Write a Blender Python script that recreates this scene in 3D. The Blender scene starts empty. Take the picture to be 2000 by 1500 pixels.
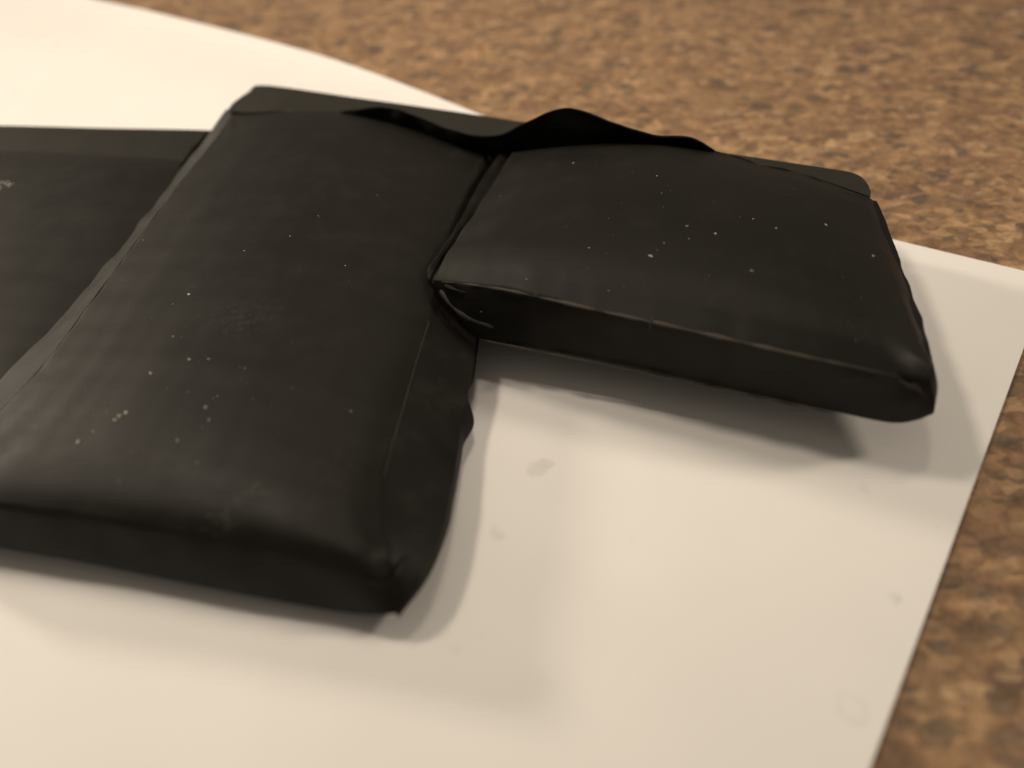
import bpy, bmesh, math, random
import numpy as np
from mathutils import Vector, noise, Matrix
from mathutils.bvhtree import BVHTree

# ------------------------------------------------------------------ camera, light, exposure
S = bpy.context.scene
COL = S.collection
cam_d = bpy.data.cameras.new('camera'); cam = bpy.data.objects.new('camera', cam_d); COL.objects.link(cam)
cam.location = (0.00000, -0.11147, 0.10037)
cam.rotation_mode = 'XYZ'
cam.matrix_world = Matrix.Translation(cam.location) @ Matrix.Rotation(math.radians(48.0), 4, 'X') @ Matrix.Rotation(math.radians(-4.0), 4, 'Z')
cam_d.sensor_width = 36.0; cam_d.lens = 33.300
cam_d.clip_start = 0.005; cam_d.clip_end = 20
cam_d.dof.use_dof = True; cam_d.dof.focus_distance = 0.155; cam_d.dof.aperture_fstop = 10.0
S.camera = cam

world = bpy.data.worlds.new('World'); S.world = world; world.use_nodes = True
bg = world.node_tree.nodes['Background']
bg.inputs['Color'].default_value = (1.0, 0.85, 0.68, 1); bg.inputs['Strength'].default_value = 0.21

def lamp(name, target, direction, dist, size, power, aim=None, color=(1.0, 0.855, 0.68)):
    """bulb seen from target in the given direction; with aim a soft cone is added to darken the paper outside it"""
    d = bpy.data.lights.new(name, 'SPOT' if aim else 'POINT')
    d.energy = power; d.color = color; d.shadow_soft_size = size
    o = bpy.data.objects.new(name, d); COL.objects.link(o)
    o.location = Vector(target) + Vector(direction).normalized() * dist
    if aim:
        d.spot_size = math.radians(44); d.spot_blend = 1.0  # cone added for its falloff, so the paper's lower right gets darker
        o.rotation_euler = (Vector(aim) - o.location).to_track_quat('-Z', 'Y').to_euler()
    return o
# three bulbs of the kitchen fixture overhead and a lower lamp behind to the left
lamp('ceiling_bulb', (-0.015, -0.042, 0), (-0.47, 0.40, 1.0), 0.52, 0.034, 4.0)
lamp('ceiling_bulb', (0.055, -0.02, 0), (-0.05, 0.34, 1.0), 0.52, 0.048, 3.5, (-0.05, 0.09, 0))
lamp('ceiling_bulb', (0.055, -0.02, 0), (1.15, 0.10, 1.0), 0.62, 0.055, 6.7, (-0.05, 0.09, 0))
lamp('side_lamp', (-0.015, -0.042, 0), (-2.0, 1.65, 1.0), 2.0, 0.13, 86.0)

S.view_settings.view_transform = 'Standard'; S.view_settings.look = 'None'
S.view_settings.exposure = -0.08; S.view_settings.gamma = 1.0; S.view_settings.use_curve_mapping = False

# ------------------------------------------------------------------ helpers (all tables in millimetres)
MM = 0.001
def tag(o, label=None, cat=None, group=None, kind=None):
    for k, v in (('label', label), ('category', cat), ('group', group), ('kind', kind)):
        if v: o[k] = v
    return o

def resample(pts, n):
    """smooth curve through pts, n points evenly along its length"""
    p = np.array(pts, float)
    if len(p) == 2:
        t = np.linspace(0, 1, n)[:, None]; return p[0] * (1 - t) + p[1] * t
    q = np.vstack([2 * p[0] - p[1], p, 2 * p[-1] - p[-2]])
    out = []
    for i in range(1, len(q) - 2):
        a, b, c, d = q[i - 1], q[i], q[i + 1], q[i + 2]
        for t in np.linspace(0, 1, 24, endpoint=False):
            out.append(0.5 * ((2 * b) + (c - a) * t + (2 * a - 5 * b + 4 * c - d) * t * t + (3 * b - a - 3 * c + d) * t ** 3))
    out.append(p[-1]); out = np.array(out)
    s = np.concatenate([[0], np.cumsum(np.linalg.norm(np.diff(out, axis=0), axis=1))])
    si = np.linspace(0, s[-1], n)
    return np.stack([np.interp(si, s, out[:, k]) for k in range(3)], 1)

def coons(back, front, left, right):
    """grid [v][u]; back/front run left to right, left/right run back to front"""
    nu, nv = len(back), len(left)
    u = np.linspace(0, 1, nu)[None, :, None]; v = np.linspace(0, 1, nv)[:, None, None]
    a = (1 - v) * back[None] + v * front[None]
    b = (1 - u) * left[:, None] + u * right[:, None]
    c = (1 - u) * (1 - v) * back[0] + u * (1 - v) * back[-1] + (1 - u) * v * front[0] + u * v * front[-1]
    return a + b - c

def nz(x, y, z, s):
    return noise.noise(Vector((x / s, y / s, z / s)))

class Mesh:
    def __init__(self): self.v = []; self.f = []
    def grid(self, g):
        n, m = g.shape[:2]; o = len(self.v)
        self.v += [tuple(p) for p in g.reshape(-1, 3)]
        for i in range(n - 1):
            for j in range(m - 1):
                a = o + i * m + j
                self.f.append((a, a + 1, a + m + 1, a + m))
    def build(self, name, mat, parent=None, angle=38, solid=0.0, offset=-1.0, weld=0.02):
        bm = bmesh.new()
        vs = [bm.verts.new((p[0] * MM, p[1] * MM, p[2] * MM)) for p in self.v]
        for f in self.f:
            try: bm.faces.new([vs[i] for i in f])
            except ValueError: pass
        bmesh.ops.remove_doubles(bm, verts=bm.verts, dist=weld * MM)
        bmesh.ops.recalc_face_normals(bm, faces=bm.faces)
        if solid:
            bm.normal_update()
            ov = bm.verts[:]; of = bm.faces[:]; be_ = [e for e in bm.edges if len(e.link_faces) == 1]
            cp = {v: bm.verts.new(v.co - v.normal * solid * MM) for v in ov}
            for f in of: bm.faces.new([cp[v] for v in reversed(f.verts)])
            for e in be_: bm.faces.new([e.verts[0], e.verts[1], cp[e.verts[1]], cp[e.verts[0]]])
            bmesh.ops.recalc_face_normals(bm, faces=bm.faces)
        me = bpy.data.meshes.new(name); bm.to_mesh(me); bm.free()
        for p in me.polygons: p.use_smooth = True
        me.set_sharp_from_angle(angle=math.radians(angle))
        me.materials.append(mat)
        o = bpy.data.objects.new(name, me); COL.objects.link(o)
        if parent: o.parent = parent; o.matrix_parent_inverse = parent.matrix_world.inverted()
        return o

def strip(a, b, k, bulge=0.0, centre=None, wob=0.0, seed=0.0, prof=None):
    """rows from curve a to curve b; bulge pushes the middle rows away from centre"""
    rows = []
    for i in range(k + 1):
        t = i / k
        r = a * (1 - t) + b * t
        if bulge and centre is not None:
            d = r - np.array(centre)[None]; d[:, 2] = 0
            d /= np.linalg.norm(d, axis=1)[:, None]
            w = prof(t) if prof else math.sin(math.pi * t) ** 0.7
            r = r + d * bulge * w
        if wob:
            for j in range(len(r)):
                e = math.sin(math.pi * t)
                r[j, 0] += wob * e * nz(*r[j], 5.0 + seed); r[j, 1] += wob * e * nz(r[j, 1], r[j, 2] + 9, r[j, 0], 4.0 + seed)
        rows.append(r)
    return np.array(rows)

# ------------------------------------------------------------------ materials
def material(name):
    m = bpy.data.materials.new(name); m.use_nodes = True
    nt = m.node_tree; b = nt.nodes['Principled BSDF']
    return m, nt, b
def N(nt, kind, **kw):
    n = nt.nodes.new(kind)
    for k, v in kw.items():
        if k in n.inputs: n.inputs[k].default_value = v
        else: setattr(n, k, v)
    return n
def ramp(nt, fac, stops, interp='LINEAR'):
    r = nt.nodes.new('ShaderNodeValToRGB'); r.color_ramp.interpolation = interp
    e = r.color_ramp.elements
    while len(e) < len(stops): e.new(0.5)
    for i, (p, c) in enumerate(stops):
        e[i].position = p; e[i].color = c if len(c) == 4 else (*c, 1)
    nt.links.new(fac, r.inputs['Fac']); return r
def mix(nt, fac, a, b, blend='MIX'):
    n = nt.nodes.new('ShaderNodeMix'); n.data_type = 'RGBA'; n.blend_type = blend
    if isinstance(fac, (int, float)): n.inputs[0].default_value = fac
    else: nt.links.new(fac, n.inputs[0])
    for k, x in ((6, a), (7, b)):
        if isinstance(x, tuple): n.inputs[k].default_value = (*x, 1) if len(x) == 3 else x
        else: nt.links.new(x, n.inputs[k])
    return n.outputs[2]
def math_n(nt, op, a, b=None, clamp=False):
    n = nt.nodes.new('ShaderNodeMath'); n.operation = op; n.use_clamp = clamp
    for i, x in enumerate((a, b)):
        if x is None: continue
        if isinstance(x, (int, float)): n.inputs[i].default_value = x
        else: nt.links.new(x, n.inputs[i])
    return n.outputs[0]

def film_material(name, base, rough, scuff=0.5, bump=0.25, wrinkle=0.0, smears=()):
    m, nt, b = material(name)
    tc = nt.nodes.new('ShaderNodeTexCoord')
    n1 = N(nt, 'ShaderNodeTexNoise', Scale=55.0, Detail=4.0, Roughness=0.55); nt.links.new(tc.outputs['Object'], n1.inputs['Vector'])
    n2 = N(nt, 'ShaderNodeTexNoise', Scale=900.0, Detail=5.0, Roughness=0.7); nt.links.new(tc.outputs['Object'], n2.inputs['Vector'])
    n3 = N(nt, 'ShaderNodeTexNoise', Scale=160.0, Detail=6.0, Roughness=0.65); nt.links.new(tc.outputs['Object'], n3.inputs['Vector'])
    c = ramp(nt, n1.outputs['Fac'], [(0.3, tuple(x * 0.93 for x in base)), (0.7, tuple(x * 1.07 for x in base))])
    dust = ramp(nt, n3.outputs['Fac'], [(0.52, (0, 0, 0)), (0.80, (1, 1, 1))])
    grit = ramp(nt, n2.outputs['Fac'], [(0.60, (0, 0, 0)), (0.78, (1, 1, 1))])
    fac = math_n(nt, 'MULTIPLY', dust.outputs['Color'], scuff * 0.35)
    for (px, py, rad, amt) in smears:      # rubbed dusty patches
        vd = nt.nodes.new('ShaderNodeVectorMath'); vd.operation = 'DISTANCE'; nt.links.new(tc.outputs['Object'], vd.inputs[0]); vd.inputs[1].default_value = (px * MM + 0.020, py * MM - 0.015, 0.013)
        mr = N(nt, 'ShaderNodeMapRange'); nt.links.new(vd.outputs['Value'], mr.inputs['Value']); mr.inputs['From Min'].default_value = rad * MM; mr.inputs['From Max'].default_value = 0.0
        sm = ramp(nt, n2.outputs['Fac'], [(0.50, (0, 0, 0)), (0.66, (1, 1, 1))])
        fac = math_n(nt, 'ADD', fac, math_n(nt, 'MULTIPLY', math_n(nt, 'MULTIPLY', mr.outputs[0], sm.outputs['Color']), amt), True)
    col = mix(nt, fac, c.outputs['Color'], (0.085, 0.083, 0.075))
    fac2 = math_n(nt, 'MULTIPLY', grit.outputs['Color'], math_n(nt, 'MULTIPLY', dust.outputs['Color'], scuff * 0.6))
    col = mix(nt, fac2, col, (0.17, 0.165, 0.145))
    nt.links.new(col, b.inputs['Base Color'])
    r = ramp(nt, n3.outputs['Fac'], [(0.3, (rough - 0.05,) * 3), (0.7, (rough + 0.08,) * 3)])
    nt.links.new(r.outputs['Color'], b.inputs['Roughness'])
    b.inputs['Specular IOR Level'].default_value = 0.15
    bp = N(nt, 'ShaderNodeBump', Strength=bump, Distance=0.00025)
    h = math_n(nt, 'ADD', n3.outputs['Fac'], math_n(nt, 'MULTIPLY', n2.outputs['Fac'], 0.15))
    nt.links.new(h, bp.inputs['Height'])
    if wrinkle:          # stretched tension lines in the thin film
        mp = N(nt, 'ShaderNodeMapping'); mp.inputs['Rotation'].default_value = (0, 0, math.radians(24)); mp.inputs['Scale'].default_value = (1.0, 0.28, 1.0)
        nt.links.new(tc.outputs['Object'], mp.inputs['Vector'])
        n4 = N(nt, 'ShaderNodeTexNoise', Scale=210.0, Detail=3.0, Roughness=0.5, Distortion=0.6); nt.links.new(mp.outputs[0], n4.inputs['Vector'])
        bp2 = N(nt, 'ShaderNodeBump', Strength=wrinkle * 0.35, Distance=0.0006); nt.links.new(n4.outputs['Fac'], bp2.inputs['Height'])
        nt.links.new(bp2.outputs['Normal'], bp.inputs['Normal'])
    nt.links.new(bp.outputs['Normal'], b.inputs['Normal'])
    return m
M_film = film_material('black_pouch_film', (0.0085, 0.0077, 0.0061), 0.50, scuff=0.13, bump=0.06, wrinkle=0.12,
                       smears=[(p[0], p[1], r, a) for p, r, a in zip([(-52.96, -16.23, 13.00), (-57.38, -19.71, 12.50), (-42.70, -13.17, 13.00), (-59.70, 18.12, 13.00), (1.70, 2.68, 15.50),
     (26.54, 4.83, 17.00), (-27.85, -19.22, 12.50)], (3.0, 3.5, 7.0, 7.0, 4.0, 9.0, 9.0), (0.9, 0.6, 0.16, 0.3, 0.4, 0.15, 0.06))])
M_fold = film_material('black_seal_film', (0.0085, 0.0077, 0.0062), 0.46, scuff=0.3, bump=0.25)
M_band = film_material('black_strip_plastic', (0.021, 0.0200, 0.0160), 0.55, scuff=0.15)
M_flap_shade = film_material('black_film_shade', (0.0030, 0.0026, 0.002), 0.65, scuff=0.02)  # black film; its near-black also paints shade on turned-away faces and in gaps
M_flap_shade.node_tree.nodes['Principled BSDF'].inputs['Specular IOR Level'].default_value = 0.15
M_lit_fold = film_material('lit_fold_film', (0.030, 0.0275, 0.0235), 0.45, scuff=0.5, bump=0.3)  # paler than the film to paint the highlight on wrinkles
M_lcstrip = film_material('black_tape', (0.0150, 0.0140, 0.0108), 0.55, scuff=0.10)
M_lit_edge = film_material('lit_edge_film', (0.085, 0.078, 0.068), 0.45, scuff=1.2, bump=0.5)  # pale colour paints the highlight along creases and lower edges

def paper_material():
    m, nt, b = material('white_paper')
    tc = nt.nodes.new('ShaderNodeTexCoord')
    n1 = N(nt, 'ShaderNodeTexNoise', Scale=35.0, Detail=5.0); nt.links.new(tc.outputs['Object'], n1.inputs['Vector'])
    n2 = N(nt, 'ShaderNodeTexNoise', Scale=2500.0, Detail=3.0); nt.links.new(tc.outputs['Object'], n2.inputs['Vector'])
    c = ramp(nt, n1.outputs['Fac'], [(0.35, (0.80, 0.79, 0.775)), (0.65, (0.83, 0.82, 0.805))])
    col = c.outputs['Color']
    nd = N(nt, 'ShaderNodeTexNoise', Scale=420.0, Detail=3.0); nt.links.new(tc.outputs['Object'], nd.inputs['Vector'])
    sep = nt.nodes.new('ShaderNodeVectorMath'); sep.operation = 'MULTIPLY_ADD'
    nt.links.new(nd.outputs['Color'], sep.inputs[0]); sep.inputs[1].default_value = (0.004, 0.004, 0); 
    nt.links.new(tc.outputs['Object'], sep.inputs[2])
    def dist(p):
        v = nt.nodes.new('ShaderNodeVectorMath'); v.operation = 'DISTANCE'
        fl = nt.nodes.new('ShaderNodeVectorMath'); fl.operation = 'MULTIPLY'
        nt.links.new(sep.outputs[0], fl.inputs[0]); fl.inputs[1].default_value = (1, 1, 0)
        nt.links.new(fl.outputs[0], v.inputs[0]); v.inputs[1].default_value = (p[0] * MM + 0.002, p[1] * MM + 0.002, 0)
        return v.outputs['Value']
    spots = [(2.76, -19.49, 0.00), (-3.48, -30.12, 0.00), (45.63, -44.68, 0.00), (3.83, -17.89, 0.00), (-5.91, -45.63, 0.00),
     (-9.06, -47.03, 0.00), (47.45, -26.58, 0.00), (-91.65, 158.97, 0.00), (-117.99, 149.24, 0.00), (14.62, -32.16, 0.00),
     (54.25, -33.79, 0.00)]
    rad = [1.5, 1.1, 1.0, 1.0, 0.35, 0.8, 0.6, 1.5, 1.2, 0.3, 0.4]
    dark = [0.20, 0.16, 0.24, 0.22, 0.22, 0.10, 0.10, 0.12, 0.08, 0.10, 0.10]
    for p, r, d in zip(spots, rad, dark):
        mr = N(nt, 'ShaderNodeMapRange'); nt.links.new(dist(p), mr.inputs['Value'])
        mr.inputs['From Min'].default_value = r * 1.15 * MM; mr.inputs['From Max'].default_value = r * 0.6 * MM
        col = mix(nt, math_n(nt, 'MULTIPLY', mr.outputs[0], d * 1.0), col, (0.35, 0.33, 0.27))
    for p in [(35.35, -58.54, 0.00)]:          # dried water ring
        d = dist(p)
        a = math_n(nt, 'ABSOLUTE', math_n(nt, 'SUBTRACT', d, 0.0017))
        mr = N(nt, 'ShaderNodeMapRange'); nt.links.new(a, mr.inputs['Value'])
        mr.inputs['From Min'].default_value = 0.0006; mr.inputs['From Max'].default_value = 0.0001
        col = mix(nt, math_n(nt, 'MULTIPLY', mr.outputs[0], 0.10), col, (0.35, 0.33, 0.25))
    nt.links.new(col, b.inputs['Base Color'])
    b.inputs['Roughness'].default_value = 0.75; b.inputs['Specular IOR Level'].default_value = 0.25
    bp = N(nt, 'ShaderNodeBump', Strength=0.10, Distance=0.0001); nt.links.new(n2.outputs['Fac'], bp.inputs['Height'])
    nt.links.new(bp.outputs['Normal'], b.inputs['Normal'])
    return m

def counter_material():
    m, nt, b = material('brown_granite_laminate')
    tc = nt.nodes.new('ShaderNodeTexCoord')
    mp = N(nt, 'ShaderNodeMapping'); mp.inputs['Rotation'].default_value = (0, 0, math.radians(70)); mp.inputs['Scale'].default_value = (0.85, 1.2, 1.0)
    nt.links.new(tc.outputs['Object'], mp.inputs['Vector'])
    nw = N(nt, 'ShaderNodeTexNoise', Scale=330.0, Detail=3.0); nt.links.new(mp.outputs[0], nw.inputs['Vector'])
    wv = nt.nodes.new('ShaderNodeVectorMath'); wv.operation = 'MULTIPLY_ADD'
    nt.links.new(nw.outputs['Color'], wv.inputs[0]); wv.inputs[1].default_value = (0.0036, 0.0036, 0); nt.links.new(mp.outputs[0], wv.inputs[2])
    V = wv.outputs[0]
    def no(scale, detail=4.0, rough=0.55, off=0):
        n = N(nt, 'ShaderNodeTexNoise', Scale=scale, Detail=detail, Roughness=rough)
        a = nt.nodes.new('ShaderNodeVectorMath'); a.operation = 'ADD'; nt.links.new(V, a.inputs[0]); a.inputs[1].default_value = (off, off * 0.7, off)
        nt.links.new(a.outputs[0], n.inputs['Vector']); return n.outputs['Fac']
    def chips(scale, off, stops):
        a = nt.nodes.new('ShaderNodeVectorMath'); a.operation = 'ADD'; nt.links.new(V, a.inputs[0]); a.inputs[1].default_value = (off, off * 0.6, 0)
        v = N(nt, 'ShaderNodeTexVoronoi', Scale=scale, Randomness=1.0); v.voronoi_dimensions = '2D'; nt.links.new(a.outputs[0], v.inputs['Vector'])
        sp = nt.nodes.new('ShaderNodeSeparateColor'); nt.links.new(v.outputs['Color'], sp.inputs[0])
        return ramp(nt, sp.outputs[0], stops, 'CONSTANT').outputs['Color'], sp.outputs[1]
    BR1, BR2, BR3, TAN, PALE, GREY = (0.18, 0.104, 0.060), (0.265, 0.160, 0.086), (0.245, 0.142, 0.092), (0.38, 0.237, 0.124), (0.49, 0.33, 0.188), (0.082, 0.070, 0.056)
    c1, r1 = chips(270, 0.0, [(0.0, BR1), (0.22, BR2), (0.45, TAN), (0.62, BR3), (0.80, PALE), (0.88, GREY)])
    c2, r2 = chips(580, 2.3, [(0.0, BR2), (0.25, TAN), (0.45, BR1), (0.65, PALE), (0.76, BR3), (0.88, GREY)])
    cl = ramp(nt, no(110, 4), [(0.30, (0.17, 0.100, 0.057)), (0.46, (0.24, 0.145, 0.079)), (0.56, (0.33, 0.205, 0.108)), (0.70, (0.43, 0.28, 0.148))]).outputs['Color']
    c = mix(nt, 0.48, cl, c1)
    c = mix(nt, math_n(nt, 'MULTIPLY', r2, 0.62), c, c2)
    grey = ramp(nt, no(170, 4, 0.55, off=12.3), [(0.575, (0, 0, 0)), (0.65, (1, 1, 1))]).outputs['Color']
    c = mix(nt, math_n(nt, 'MULTIPLY', grey, 0.7), c, GREY)
    fine = ramp(nt, no(620, 5, 0.65, off=20.0), [(0.34, (0.66, 0.66, 0.66)), (0.66, (1.28, 1.28, 1.28))]).outputs['Color']
    c = mix(nt, 1.0, c, fine, 'MULTIPLY')
    nt.links.new(c, b.inputs['Base Color'])
    b.inputs['Roughness'].default_value = 0.42; b.inputs['Specular IOR Level'].default_value = 0.4
    bp = N(nt, 'ShaderNodeBump', Strength=0.12, Distance=0.0002); nt.links.new(no(900, 3, off=5), bp.inputs['Height'])
    nt.links.new(bp.outputs['Normal'], b.inputs['Normal'])
    return m
M_paper = paper_material(); M_counter = counter_material()

def plain(name, col, rough=0.7):
    m, nt, b = material(name)
    tc = nt.nodes.new('ShaderNodeTexCoord')
    n1 = N(nt, 'ShaderNodeTexNoise', Scale=1500.0, Detail=2.0); nt.links.new(tc.outputs['Object'], n1.inputs['Vector'])
    c = ramp(nt, n1.outputs['Fac'], [(0.3, tuple(x * 0.7 for x in col)), (0.7, tuple(min(1, x * 1.2) for x in col))])
    nt.links.new(c.outputs['Color'], b.inputs['Base Color']); b.inputs['Roughness'].default_value = rough
    return m
M_dust = plain('pale_dust', (0.34, 0.33, 0.28)); M_print = plain('grey_print', (0.42, 0.40, 0.38))

# ------------------------------------------------------------------ countertop and paper
mb = Mesh()
xs = np.linspace(-900, 900, 40); ys = np.linspace(-500, 1100, 40)
g = np.array([[(x, y, -0.6) for x in xs] for y in ys]); mb.grid(g)
o = mb.build('countertop', M_counter); tag(o, 'brown speckled granite pattern laminate countertop', None, None, 'structure')

# sheet of paper: corner just right of the picture, back edge lifting a little towards the left
back_edge = [(93.65, 17.69, 0.00), (72.07, 31.85, 0.00), (42.87, 50.04, 0.50), (19.32, 66.50, 2.00), (-5.94, 85.90, 5.50),
     (-28.67, 105.87, 7.00), (-50.27, 123.44, 7.50), (-90.67, 153.41, 7.50), (-111.45, 167.33, 7.50), (-205.04, 231.11, 7.50)]
right_edge = [(93.65, 17.69, 0.00), (81.28, 0.01, 0.00), (35.43, -65.32, 0.00), (22.88, -83.12, 0.00)]
be = resample(back_edge, 90); re_ = resample(right_edge, 60)
dirv = (re_[-1] - re_[0]); dl = np.linalg.norm(dirv); dirv /= dl
mb = Mesh(); rows = []
for i in range(60):
    t = (i / 59) ** 1.4 * 216
    fall = math.exp(-(t / 16.0) ** 2)
    r = be.copy(); z = r[:, 2] * fall
    r = r + dirv[None] * t; r[:, 2] = z
    # faint waviness of a handled sheet, pinned near the corner
    for j in range(len(r)):
        w = min(1.0, j / 25) * min(1.0, t / 40)
        r[j, 2] += 0.25 * w * (0.6 + nz(r[j, 0], r[j, 1], 0, 70.0))
    rows.append(r)
mb.grid(np.array(rows))
paper = mb.build('paper_sheet', M_paper, solid=0.12)
tag(paper, 'white sheet of paper with faint grey spots lying under the black battery', 'paper')

# ------------------------------------------------------------------ the battery pack
root = bpy.data.objects.new('battery_pack', None); COL.objects.link(root)
root.empty_display_size = 0.02; root.location = (-0.020, 0.015, 0.0)
bpy.context.view_layer.update()
tag(root, 'swollen black laptop battery of flat pouch cells resting on white paper', 'battery')

def pillow(g, b, lam, sides, noise_amp=0.045, seed=0.0):
    """swell the grid like a hipped cushion; sides = slope length factors (left, right, back, front)"""
    n, m = g.shape[:2]
    W = np.linalg.norm(g[n // 2, -1] - g[n // 2, 0]); H = np.linalg.norm(g[-1, m // 2] - g[0, m // 2])
    for i in range(n):
        v = i / (n - 1)
        for j in range(m):
            u = j / (m - 1)
            ds = [u * W / sides[0], (1 - u) * W / sides[1], v * H / sides[2], (1 - v) * H / sides[3]]
            k = 1.0
            f = [1 - math.exp(-x / lam) for x in ds]
            # soft minimum keeps the hips visible but rounded
            sm = -math.log(sum(math.exp(-9 * x) for x in f)) / 9
            s0 = -math.log(sum(math.exp(-9 * (0 if x == min(f) else x)) for x in f)) / 9
            e = min(u, 1 - u, v, 1 - v)
            g[i, j, 2] += b * (sm - s0 * math.exp(-e * 30)) if e > 0 else 0
            g[i, j, 2] += noise_amp * min(1, e * 12) * (nz(g[i, j, 0], g[i, j, 1], seed, 18.0) + 0.4 * nz(g[i, j, 0], g[i, j, 1], seed + 5, 8.0))
            # short tension ripples running in from each edge
            for q, dist_mm in ((u, (1 - v) * H), (u, v * H), (v, u * W), (v, (1 - u) * W)):
                if dist_mm < 18: g[i, j, 2] += 0.03 * nz(q * 20, seed * 3.1, dist_mm * 0.10, 1.0) * math.exp(-dist_mm / 5.0) * min(1, dist_mm / 1.5)
            for cu, cv in ((0, 0), (1, 0), (0, 1), (1, 1)):       # creases that fan out from the corners
                du, dv = abs(u - cu), abs(v - cv); rr = math.hypot(du, dv)
                if 0.005 < rr < 0.35:
                    a = math.atan2(dv, du)
                    g[i, j, 2] += 0.16 * math.sin(a * 9 + cu * 2 + cv + seed) * math.exp(-rr / 0.06) * min(1, rr * 14)
    return g

def wavy(curve, amp, s, seed=0):
    c = curve.copy()
    n = len(c)
    for j in range(n):
        e = math.sin(math.pi * j / (n - 1)) ** 0.4
        d = np.array([nz(*c[j], s), nz(c[j, 1], c[j, 0], seed + 3.3, s), 0.4 * nz(c[j, 2], c[j, 0], c[j, 1] + seed, s)])
        c[j] += amp * e * d
    return c
def cell(name, back, front, left, right, fb, lb, rb, bb, bulge, nu, nv, seed, sideb=0.5, lam=11.0, sides=(1, 1, 1, 1)):
    """closed pouch: top rim curves and bottom curves of the four sides"""
    B, Fr, L, R = wavy(resample(back, nu), 0.18, 5.0, seed), wavy(resample(front, nu), 0.30, 4.0, seed + 1), wavy(resample(left, nv), 0.25, 4.0, seed + 2), wavy(resample(right, nv), 0.30, 4.0, seed + 3)
    top = pillow(coons(B, Fr, L, R), bulge, lam, sides, seed=seed)
    B2, F2, L2, R2 = resample(bb, nu), resample(fb, nu), resample(lb, nv), resample(rb, nv)
    cen = top.reshape(-1, 3).mean(0)
    mb = Mesh(); mb.grid(top)
    pr = lambda t: math.sin(math.pi * t) ** 0.45
    mb.grid(strip(top[-1], F2, 10, 0.25, cen, 0.35, seed, pr))
    mb.grid(strip(top[:, -1], R2, 10, sideb, cen, 0.30, seed + 1, None))
    mb.grid(strip(top[:, 0], L2, 10, sideb, cen, 0.30, seed + 2, None))
    mb.grid(strip(top[0], B2, 6, 0.2, cen))
    mb.grid(coons(B2, F2, L2, R2))
    return mb.build(name, M_film, root, angle=50)

# right cell
rc_back = [(3.01, 48.36, 14.30), (12.53, 47.78, 15.13), (29.50, 47.14, 15.63), (38.79, 41.61, 15.57), (45.78, 36.07, 15.52),
     (51.81, 31.80, 15.63), (56.56, 26.96, 15.56), (60.70, 23.08, 15.37)]
rc_right = [(60.70, 23.08, 15.37), (58.23, 11.76, 16.09), (56.72, -0.96, 16.40), (55.68, -11.75, 16.00), (55.72, -16.96, 15.40),
     (56.12, -18.83, 14.80), (55.09, -20.40, 14.10)]
rc_left = [(3.01, 48.36, 14.30), (-2.14, 33.14, 14.80), (-6.24, 22.46, 14.98), (-9.35, 14.54, 14.75), (-11.00, 9.89, 14.03)]
rc_front = [(-11.00, 9.89, 14.03), (-6.36, 7.19, 15.00), (-0.16, 3.70, 15.85), (6.14, 0.21, 16.20), (13.94, -3.97, 16.36),
     (20.76, -7.41, 16.50), (28.61, -11.38, 16.50), (37.99, -16.01, 16.40), (47.19, -19.76, 15.90), (51.36, -20.84, 15.20),
     (55.09, -20.40, 14.10)]
rc_fb = [(-10.66, 8.23, 9.33), (-8.19, 5.98, 8.00), (-4.28, 3.06, 7.22), (5.05, -0.55, 7.00), (14.06, -4.06, 6.80),
     (24.09, -8.49, 6.70), (30.33, -11.17, 6.50), (37.65, -14.54, 6.50), (45.38, -17.96, 6.50), (51.43, -20.31, 6.30),
     (54.83, -20.55, 6.50), (57.57, -20.02, 7.10)]
rc_rb = [(63.21, 25.37, 12.62), (62.63, 13.49, 11.90), (61.19, -0.14, 11.00), (60.46, -8.32, 10.00), (59.38, -15.01, 8.90),
     (57.57, -20.02, 7.10)]
rc_lb = [(3.27, 51.00, 9.39), (-4.36, 31.88, 9.53), (-8.86, 18.93, 9.64), (-10.66, 8.23, 9.33)]
rc_bb = [(3.27, 51.00, 9.39), (39.63, 43.60, 10.68), (63.21, 25.37, 12.62)]
RC = cell('pouch_cell', rc_back, rc_front, rc_left, rc_right, rc_fb, rc_lb, rc_rb, rc_bb, 5.6, 150, 80, 1.0, 0.4, 18.0, (1.0, 1.0, 1.3, 1.0))
tag(RC, 'short swollen pouch cell lifted off the paper')

# long middle cell
mc_back = [(-55.27, 79.47, 11.00), (-43.15, 76.61, 12.30), (-31.47, 73.32, 12.80), (-18.97, 66.41, 12.80), (-7.64, 56.94, 12.60),
     (-1.81, 52.93, 12.00)]
mc_left = [(-55.27, 79.47, 11.00), (-56.99, 67.49, 11.30), (-60.42, 48.82, 11.80), (-63.31, 31.45, 12.00), (-66.67, 11.96, 12.00),
     (-70.07, -4.88, 12.00), (-77.01, -28.72, 11.00)]
mc_right = [(-1.81, 52.93, 12.00), (-7.29, 33.02, 12.20), (-10.47, 16.49, 12.00), (-12.38, 0.79, 11.40), (-15.41, -15.90, 11.00),
     (-17.23, -26.89, 10.60), (-17.14, -34.97, 10.00), (-16.48, -38.85, 9.20), (-16.03, -40.59, 7.80)]
mc_front = [(-78.54, -25.09, 11.00), (-66.88, -28.10, 10.60), (-56.17, -30.79, 10.60), (-45.76, -33.71, 10.50), (-32.45, -37.61, 10.20),
     (-22.89, -40.75, 9.60), (-18.64, -42.02, 8.80), (-16.03, -40.59, 7.80)]
mc_left[-1] = mc_front[0]
mc_fb = [(-81.98, -25.46, 3.40), (-69.49, -29.18, 3.40), (-58.55, -32.01, 3.00), (-41.41, -37.22, 2.80), (-27.33, -41.20, 2.40),
     (-21.38, -43.02, 2.80), (-18.41, -43.89, 3.40), (-16.00, -44.28, 4.00)]
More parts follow.
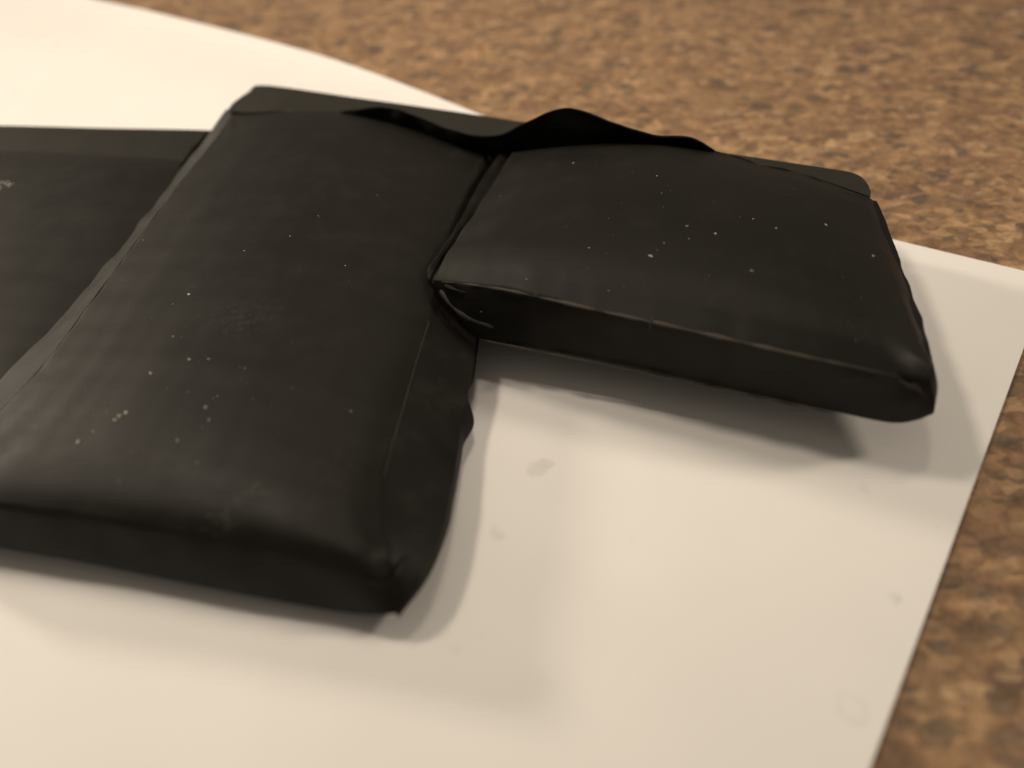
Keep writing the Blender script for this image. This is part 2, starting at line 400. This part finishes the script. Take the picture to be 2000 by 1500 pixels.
mc_rb = [(1.68, 59.86, 8.00), (-4.45, 18.36, 6.00), (-7.40, -2.49, 4.00), (-8.65, -16.26, 3.60), (-9.97, -24.55, 3.20),
     (-11.47, -31.24, 2.80), (-13.25, -38.16, 3.40), (-16.00, -44.28, 4.00)]
mc_lb = [(-58.53, 86.65, 7.00), (-65.05, 61.13, 5.00), (-72.70, 23.14, 4.00), (-79.20, -1.65, 3.60), (-81.98, -25.46, 3.40)]
mc_bb = [(-58.53, 86.65, 7.00), (-29.16, 79.77, 7.00), (1.68, 59.86, 8.00)]
MC = cell('pouch_cell', mc_back, mc_front, mc_left, mc_right, mc_fb, mc_lb, mc_rb, mc_bb, 3.8, 150, 170, 4.0, 0.3, 18.0, (1.7, 1.7, 1, 0.8))
tag(MC, 'long dusty middle pouch cell')

# left cell, lower than the others
lc_back = [(-155.33, 84.67, 8.00), (-116.97, 78.67, 8.00), (-93.54, 74.17, 8.00), (-76.44, 70.55, 7.80), (-62.26, 67.77, 6.80)]
lc_right = [(-62.26, 67.77, 6.80), (-62.31, 50.91, 6.80), (-65.89, 32.84, 6.40), (-70.41, 14.67, 6.00), (-76.11, -3.85, 5.40)]
lc_left = [(-155.33, 84.67, 8.00), (-140.94, 38.77, 7.50), (-133.12, 6.03, 6.00)]
lc_front = [(-133.12, 6.03, 6.00), (-102.19, -0.70, 6.00), (-76.11, -3.85, 5.40)]
lc_fb = [(-137.13, 8.35, 2.00), (-105.34, 1.51, 2.00), (-78.01, -2.40, 2.00)]
lc_rb = [(-64.06, 73.62, 3.00), (-67.87, 37.74, 2.50), (-78.01, -2.40, 2.00)]
lc_lb = [(-163.55, 93.80, 3.00), (-137.13, 8.35, 2.00)]
lc_bb = [(-163.55, 93.80, 3.00), (-64.06, 73.62, 3.00)]
LC = cell('pouch_cell', lc_back, lc_front, lc_left, lc_right, lc_fb, lc_lb, lc_rb, lc_bb, 1.4, 90, 70, 8.0, 0.2, 12.0, (1, 1, 0.5, 1))
tag(LC, 'low left pouch cell with small grey print')

# seal flanges: folded film along the sides of the cells
mb = Mesh()
inn = resample(mc_left, 140); inn[:, 2] += 0.05
out = wavy(resample([(-58.18, 86.14, 9.40), (-60.85, 73.90, 8.60), (-63.89, 62.03, 7.90), (-66.77, 48.28, 7.40), (-69.78, 35.55, 7.10),
     (-73.04, 21.67, 6.80), (-75.46, 14.46, 6.40), (-80.21, 3.75, 5.80), (-87.73, -15.66, 4.60)], 140), 0.9, 6.0)
mb.grid(strip(inn, out, 8, 0, None, 0.35, 0.7))
mb.build('seal_flange', M_fold, MC, solid=0.25)
mb = Mesh()
inn = resample([(-8.74, 23.74, 11.00), (-11.53, 9.34, 11.20), (-12.38, 0.79, 11.40), (-15.41, -15.90, 11.00), (-17.23, -26.89, 10.60),
     (-17.14, -34.97, 10.00), (-16.48, -38.85, 9.20), (-16.03, -40.59, 7.80)], 120); inn[:, 2] += 0.08
lip = wavy(resample([(-2.25, 15.36, 8.00), (-4.65, 4.52, 7.20), (-5.99, -5.56, 6.40), (-7.04, -10.72, 6.30), (-7.53, -14.83, 6.20),
     (-8.14, -19.84, 6.20), (-9.10, -28.36, 6.40), (-10.01, -33.46, 6.40), (-12.12, -40.18, 6.20), (-14.12, -43.35, 5.40),
     (-15.84, -44.50, 4.20)], 120), 0.35, 5.0, 2)
mb.grid(strip(inn, lip, 10, 0, None, 0.25, 1.3))
low = resample([(-2.17, 18.58, 5.00), (-4.55, 7.32, 4.40), (-5.85, -2.44, 3.60), (-6.77, -5.51, 3.50), (-5.96, -11.51, 3.20),
     (-7.50, -15.88, 3.30), (-7.97, -19.46, 3.20), (-8.83, -25.94, 3.40), (-9.72, -31.54, 3.40), (-12.08, -38.73, 3.40),
     (-15.70, -44.21, 3.00)], 120)
mb.build('seal_flange', M_fold, MC, angle=30, solid=0.22)
mb = Mesh(); mb.grid(strip(lip, low, 5)); mb.build('flange_lip', M_flap_shade, MC, solid=0.15)  # shade of the turned-down lip is put into its near-black colour
mb = Mesh()
inn = resample([(4.25, 51.93, 12.50), (-1.13, 35.09, 13.05), (-5.50, 24.16, 13.32), (-9.00, 15.77, 13.38), (-10.95, 10.57, 13.04)], 90)
out = wavy(resample([(1.68, 52.85, 13.07), (-1.96, 43.49, 13.47), (-4.79, 34.26, 13.84), (-7.41, 25.04, 14.12), (-9.90, 17.32, 14.39),
     (-11.49, 13.41, 14.44), (-12.03, 12.13, 13.80), (-11.92, 11.43, 13.20)], 90), 0.25, 3.0, 1)
mid = (inn + out) / 2; mid[:, 2] -= 0.5
mb.grid(strip(inn, mid, 3)); mb.grid(strip(mid, out, 3))
mb.build('seal_flange', M_fold, RC, solid=0.22)
# right flange of the right cell: thin folded strip under the rim
mb = Mesh()
inn = resample([(61.18, 23.51, 14.49), (58.93, 12.76, 15.10), (57.41, -0.03, 15.40), (56.45, -10.91, 14.90), (56.75, -16.48, 13.90)], 90)
out = wavy(resample([(63.33, 24.86, 13.31), (62.53, 16.45, 13.29), (61.39, 8.01, 13.28), (60.33, -1.30, 12.90), (59.20, -9.17, 12.70),
     (57.66, -15.32, 13.10)], 90), 0.5, 4.0, 6)
mb.grid(strip(inn, out, 4)); mb.build('seal_flange', M_flap_shade, RC, solid=0.25)

def bead(curve, r, mat, parent, n=6, name='lit_edge_crease', amp=0.25):
    c = curve; mb = Mesh(); rows = []
    for k in range(len(c)):
        t = c[min(k + 1, len(c) - 1)] - c[max(k - 1, 0)]; t /= np.linalg.norm(t)
        a = np.cross(t, [0, 0, 1]); a /= np.linalg.norm(a); b_ = np.cross(a, t)
        rr = r * (1 + 1.6 * nz(c[k, 0], c[k, 1], 0, 3.0)) * math.sin(math.pi * min(1, max(0, k / (len(c) - 1)))) ** 0.3
        rr = max(rr, 0.03)
        rows.append([c[k] + rr * (math.cos(q) * a + math.sin(q) * b_) for q in np.linspace(0, 2 * math.pi, n + 1)])
    mb.grid(np.array(rows)); return mb.build(name, mat, parent)
bead(resample([(-9.81, 8.59, 14.57), (-6.36, 6.91, 15.10), (-0.16, 3.44, 15.96), (6.12, -0.06, 16.30), (13.91, -4.23, 16.46),
     (20.71, -7.66, 16.60), (28.55, -11.61, 16.60), (37.92, -16.22, 16.50), (47.10, -19.97, 16.00), (50.91, -21.02, 15.40)], 200), 0.16, M_lit_edge, RC)  # pale bead paints the highlight line on the front crease
bead(resample([(-3.89, 2.73, 7.14), (5.01, -1.16, 7.10), (13.97, -4.76, 7.00), (23.96, -9.16, 6.90), (30.17, -11.81, 6.70),
     (37.47, -15.16, 6.70), (45.16, -18.56, 6.70)], 160), 0.16, M_lit_edge, RC)  # pale bead paints the lit fringe of the bottom edge

for pts, r in (([(19.56, -6.67, 16.66), (20.22, -7.01, 16.87), (20.08, -7.67, 16.30), (19.86, -7.91, 15.40)], 0.2),
               ([(-10.06, 7.79, 13.61), (-8.58, 5.34, 12.36), (-5.94, 3.16, 11.23), (-2.12, 1.48, 10.42)], 0.30),
               ([(-9.38, 8.51, 14.00), (-7.64, 6.98, 14.00), (-5.92, 6.29, 13.87)], 0.22),
               ([(43.51, -19.59, 14.10), (46.77, -19.96, 14.30), (49.37, -20.50, 14.00)], 0.10),
               ([(50.62, -20.63, 14.90), (51.92, -21.29, 14.10), (53.32, -21.17, 13.50), (55.09, -20.99, 11.50)], 0.22)):
    bead(resample(pts, 40), r, M_lit_fold, RC, name='film_wrinkle')  # lighter beads carry painted highlights of the folds
bead(resample([(-11.92, 2.48, 11.70), (-13.70, -6.90, 11.50), (-15.29, -16.23, 11.30), (-16.43, -22.63, 11.10), (-17.25, -28.06, 10.90)], 90), 0.03, M_lit_edge, MC)  # thin pale bead added as the highlight of the flange crease
for pts, r in (([(-19.12, -42.57, 8.60), (-17.48, -42.86, 8.00), (-15.91, -42.55, 8.00)], 0.35), ([(-15.59, -42.28, 8.60), (-14.44, -40.41, 8.60), (-13.52, -38.32, 8.60)], 0.30), ([(-15.71, -42.57, 7.60), (-15.64, -43.08, 5.20), (-15.85, -43.48, 2.60)], 0.35)):
    bead(resample(pts, 40), r, M_fold, MC, name='film_wrinkle')

# straight plastic strip along the back of the middle and right cells
bb_ = [(-57.57, 83.90, 10.20), (-56.74, 87.08, 10.40), (-53.92, 91.15, 10.80), (-50.58, 93.59, 11.00), (-28.71, 83.02, 11.30),
     (-6.61, 71.58, 11.90), (31.99, 49.90, 13.26), (56.91, 36.29, 14.02), (62.39, 33.02, 14.11), (63.35, 29.43, 14.19),
     (62.99, 26.66, 14.05)]
bf_ = [(-56.64, 83.02, 10.20), (-50.43, 79.62, 10.80), (-44.54, 76.89, 11.00), (-37.75, 74.22, 11.00), (-17.08, 65.04, 11.00),
     (-0.87, 53.44, 11.22), (12.66, 49.79, 12.58), (31.28, 45.78, 13.71), (46.27, 37.40, 14.14), (52.55, 33.62, 14.05),
     (55.70, 32.03, 13.90), (59.86, 28.17, 13.80), (62.49, 25.68, 13.68)]
a = resample(bb_, 120); c = resample(bf_, 120)
a0 = a.copy(); a0[:, 2] -= 6.5; a1 = a.copy(); a1[:, 2] -= 0.4
d = (c - a); d[:, 2] = 0; d /= np.linalg.norm(d, axis=1)[:, None]
c0 = c.copy(); c0[:, 2] -= 6.5
mb = Mesh(); mb.grid(strip(a0, a1, 2)); mb.grid(strip(a1, a + d * 0.4, 2)); mb.grid(strip(a + d * 0.4, c, 8)); mb.grid(strip(c, c0, 1)); mb.grid(strip(c0, a0, 1))
mb.build('back_strip', M_band, root, angle=60)
# the left cell's strip
a = resample([(-166.53, 100.60, 7.20), (-110.46, 90.39, 7.20), (-86.11, 85.52, 7.20), (-62.85, 81.09, 7.20), (-62.06, 80.18, 7.00)], 60)
c = resample([(-159.82, 86.73, 7.00), (-105.83, 77.13, 7.00), (-82.58, 72.47, 7.00), (-67.44, 67.22, 6.80), (-65.22, 64.53, 6.60)], 60)
a0 = a.copy(); a0[:, 2] = 1.5; c0 = c.copy(); c0[:, 2] = 2.5
mb = Mesh(); mb.grid(strip(a0, a, 3)); mb.grid(strip(a, c, 6)); mb.grid(strip(c, c0, 1)); mb.grid(strip(c0, a0, 1))
mb.build('back_strip', M_lcstrip, root, angle=60)
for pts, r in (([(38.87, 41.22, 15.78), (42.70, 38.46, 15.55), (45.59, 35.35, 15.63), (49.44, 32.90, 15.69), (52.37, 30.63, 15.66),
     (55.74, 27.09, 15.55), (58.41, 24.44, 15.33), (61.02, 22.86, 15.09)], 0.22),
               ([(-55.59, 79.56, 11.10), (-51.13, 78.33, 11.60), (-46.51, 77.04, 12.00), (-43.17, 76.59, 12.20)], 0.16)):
    bead(wavy(resample(pts, 70), 0.25, 3.0, 3.0), r, M_flap_shade, root, name='crevice_shade')  # black beads added as the crevice shadow between strip and cells
# dark upright sheets added as the shadow in the gap where the left cell's strip ends
for pa, pb in (([(-61.97, 80.01, 7.20), (-63.51, 70.82, 7.60), (-65.28, 63.68, 7.20)], [(-63.25, 86.46, 4.50), (-64.97, 76.47, 4.20), (-66.70, 67.87, 4.00)]),
               ([(-60.25, 76.19, 7.60), (-61.53, 69.73, 7.80), (-62.85, 65.55, 7.60)], [(-61.71, 81.91, 4.50), (-63.28, 75.78, 4.20), (-64.56, 71.01, 4.00)])):
    mb = Mesh(); mb.grid(strip(resample(pa, 24), resample(pb, 24), 4, 0, None, 0.3))
    mb.build('gap_shade', M_flap_shade, LC, solid=0.25)

# ruffled film standing up between the strip and the cells
base = resample([(-32.09, 73.54, 12.40), (-19.02, 66.08, 12.30), (-7.71, 56.66, 11.88), (-0.86, 52.70, 11.62), (3.03, 51.23, 12.11),
     (12.62, 49.15, 13.56), (29.35, 46.12, 15.45), (39.21, 40.96, 15.59)], 140)
top = resample([(-31.76, 73.42, 13.00), (-27.24, 70.35, 14.60), (-21.62, 67.07, 16.20), (-16.31, 62.74, 16.60), (-9.27, 56.17, 16.24),
     (-4.42, 52.95, 16.14), (-1.55, 51.80, 16.20), (1.83, 50.44, 17.27), (6.19, 50.23, 19.30), (10.00, 50.10, 20.90),
     (13.71, 49.53, 21.70), (17.28, 47.96, 21.30), (21.63, 45.50, 20.30), (28.64, 42.70, 18.80), (33.90, 41.43, 18.85),
     (36.35, 40.60, 18.10), (38.85, 40.49, 16.37)], 140)
mb = Mesh(); mb.grid(strip(base, top, 14, 0, None, 1.1, 1.0)); ruf = mb.build('film_ruffle', M_flap_shade, root, solid=0.25)
bead(top, 0.09, M_fold, ruf, name='lit_ruffle_edge')  # bead of paler film added as the ruffle's lit rim

# small print near the left border: rows of slanted pale strokes
dg = bpy.context.evaluated_depsgraph_get()
def bvh(o): return BVHTree.FromObject(o, dg)
def drop(trees, x, y):
    best = None
    for t in trees:
        h = t.ray_cast(Vector((x, y, 0.2)), Vector((0, 0, -1)))
        if h[0] is not None and (best is None or h[0].z > best[0].z): best = h
    return best
bpy.context.view_layer.update()
def world_tree(o):
    me = o.data; mw = o.matrix_world
    return BVHTree.FromPolygons([mw @ v.co for v in me.vertices], [tuple(p.vertices) for p in me.polygons])
T_lc, T_mc, T_rc = world_tree(LC), world_tree(MC), world_tree(RC)
strokes = [(-99.42, 60.42, 8.60), (-99.08, 61.18, 8.60), (-98.77, 59.74, 8.60), (-98.46, 60.89, 8.60), (-98.16, 60.05, 8.60),
     (-97.92, 60.82, 8.60), (-97.55, 59.17, 8.60), (-97.38, 60.75, 8.60), (-96.87, 58.68, 8.60), (-96.73, 60.06, 8.60),
     (-96.87, 58.68, 8.60), (-96.02, 59.76, 8.60), (-98.52, 57.34, 8.60), (-97.90, 58.43, 8.60), (-99.03, 58.19, 8.60),
     (-98.47, 58.90, 8.60)]
mb = Mesh()
for i in range(0, len(strokes), 2):
    p, q = np.array(strokes[i]), np.array(strokes[i + 1])
    d = (q - p); d[2] = 0; d /= np.linalg.norm(d); nrm = np.array([-d[1], d[0], 0]) * 0.075
    g = []
    for w in (-1, 1):
        r = []
        for e in (p, q):
            x = e + w * nrm; h = drop([T_lc], x[0] * MM, x[1] * MM)
            r.append((x[0], x[1], h[0].z / MM + 0.04))
        g.append(r)
    mb.grid(np.array(g))
mb.build('printed_text', M_print, LC)

# ------------------------------------------------------------------ dust on the cells
random.seed(5)
specks = [(p, r) for p, r in zip([(21.65, 3.79, 16.00), (22.84, 4.97, 16.00), (24.06, 6.30, 16.00), (13.28, 35.61, 16.50), (26.25, 26.61, 17.00),
     (28.09, 9.76, 16.50), (31.85, 7.21, 16.50), (35.12, -2.10, 15.50), (49.39, 9.69, 16.00), (54.85, 3.28, 15.50),
     (38.35, 10.61, 16.50), (41.16, 7.86, 16.50), (25.95, 20.06, 17.00), (22.52, 28.78, 17.00), (16.72, 13.90, 16.50),
     (12.96, 7.51, 16.00), (27.82, 6.49, 16.30), (0.15, 29.63, 15.00), (-7.80, 57.24, 13.00), (-3.53, 35.70, 13.50),
     (-49.49, 10.41, 13.50), (-35.13, 23.76, 14.00), (-42.30, 76.34, 12.60), (-21.33, 35.68, 14.00), (-45.89, -6.11, 13.40),
     (-43.03, -6.52, 13.30), (-51.11, -8.12, 13.40), (-41.57, -16.36, 12.80), (-40.73, -18.73, 12.70), (-53.53, -16.17, 12.80),
     (-52.80, -15.74, 12.80), (-54.02, -16.82, 12.70), (-56.68, -18.42, 12.40), (-58.37, -19.99, 12.20), (-37.39, -9.12, 13.20),
     (-49.61, -0.11, 13.50), (-31.00, 29.40, 14.00), (-30.77, 28.88, 14.00), (-25.23, 14.70, 13.80), (-42.31, 20.71, 13.80),
     (-62.50, 18.17, 13.20), (-62.14, 30.38, 12.60), (3.26, 4.19, 12.00), (-3.96, 4.24, 9.00), (14.95, -1.07, 12.50),
     (46.07, -16.07, 12.50), (-40.37, -14.34, 12.90), (-44.35, -21.93, 12.40), (-51.58, 8.40, 13.40), (-22.04, -17.80, 12.00),
     (-41.01, -25.93, 12.00), (36.55, 11.41, 16.40), (29.16, -1.92, 15.60)],
    [0.42,0.2,0.16,0.32,0.22,0.22,0.26,0.26,0.26,0.26,0.18,0.18,0.16,0.12,0.12,0.14,0.14,0.12,0.5,0.3, 0.42,0.22,0.3,0.15,0.36,0.3,0.36,0.3,0.38,0.42,0.34,0.4,0.34,0.34,0.24,0.2,0.16,0.16,0.16,0.18,0.14,0.2,0.14,0.16,0.14,0.14,0.18,0.2,0.16,0.16,0.16,0.12,0.12])]
bm = bmesh.new()
def speck(x, y, r):
    r *= 0.85
    h = drop([T_mc, T_rc], x * MM, y * MM)
    if h is None: return
    nverts = bmesh.ops.create_icosphere(bm, subdivisions=1, radius=1.0)['verts']
    sx, sy, sz = r * random.uniform(0.7, 1.4), r * random.uniform(0.4, 0.9), r * random.uniform(0.15, 0.4)
    ang = random.uniform(0, 6.28); ca, sa = math.cos(ang), math.sin(ang)
    for v in nverts:
        k = random.uniform(0.5, 1.35)
        a, b_, c_ = v.co.x * sx * k, v.co.y * sy * k, v.co.z * sz * k
        v.co = (h[0].x + (a * ca - b_ * sa) * MM, h[0].y + (a * sa + b_ * ca) * MM, h[0].z + (c_ + sz * 0.4) * MM)
for p, r in specks: speck(p[0], p[1], r)
cl = [(-47.57, -13.71, 13.00)][0]; cr = [(32.74, 8.25, 16.00)][0]
for i in range(80):
    speck(random.gauss(cl[0], 13), random.gauss(cl[1], 14), random.uniform(0.04, 0.10))
for i in range(45):
    speck(random.gauss(cr[0], 18), random.gauss(cr[1], 12), random.uniform(0.04, 0.085))
me = bpy.data.meshes.new('dust_specks'); bm.to_mesh(me); bm.free(); me.materials.append(M_dust)
o = bpy.data.objects.new('dust_specks', me); COL.objects.link(o)
tag(o, 'pale dust specks scattered over the black battery cells', 'dust', None, 'stuff')
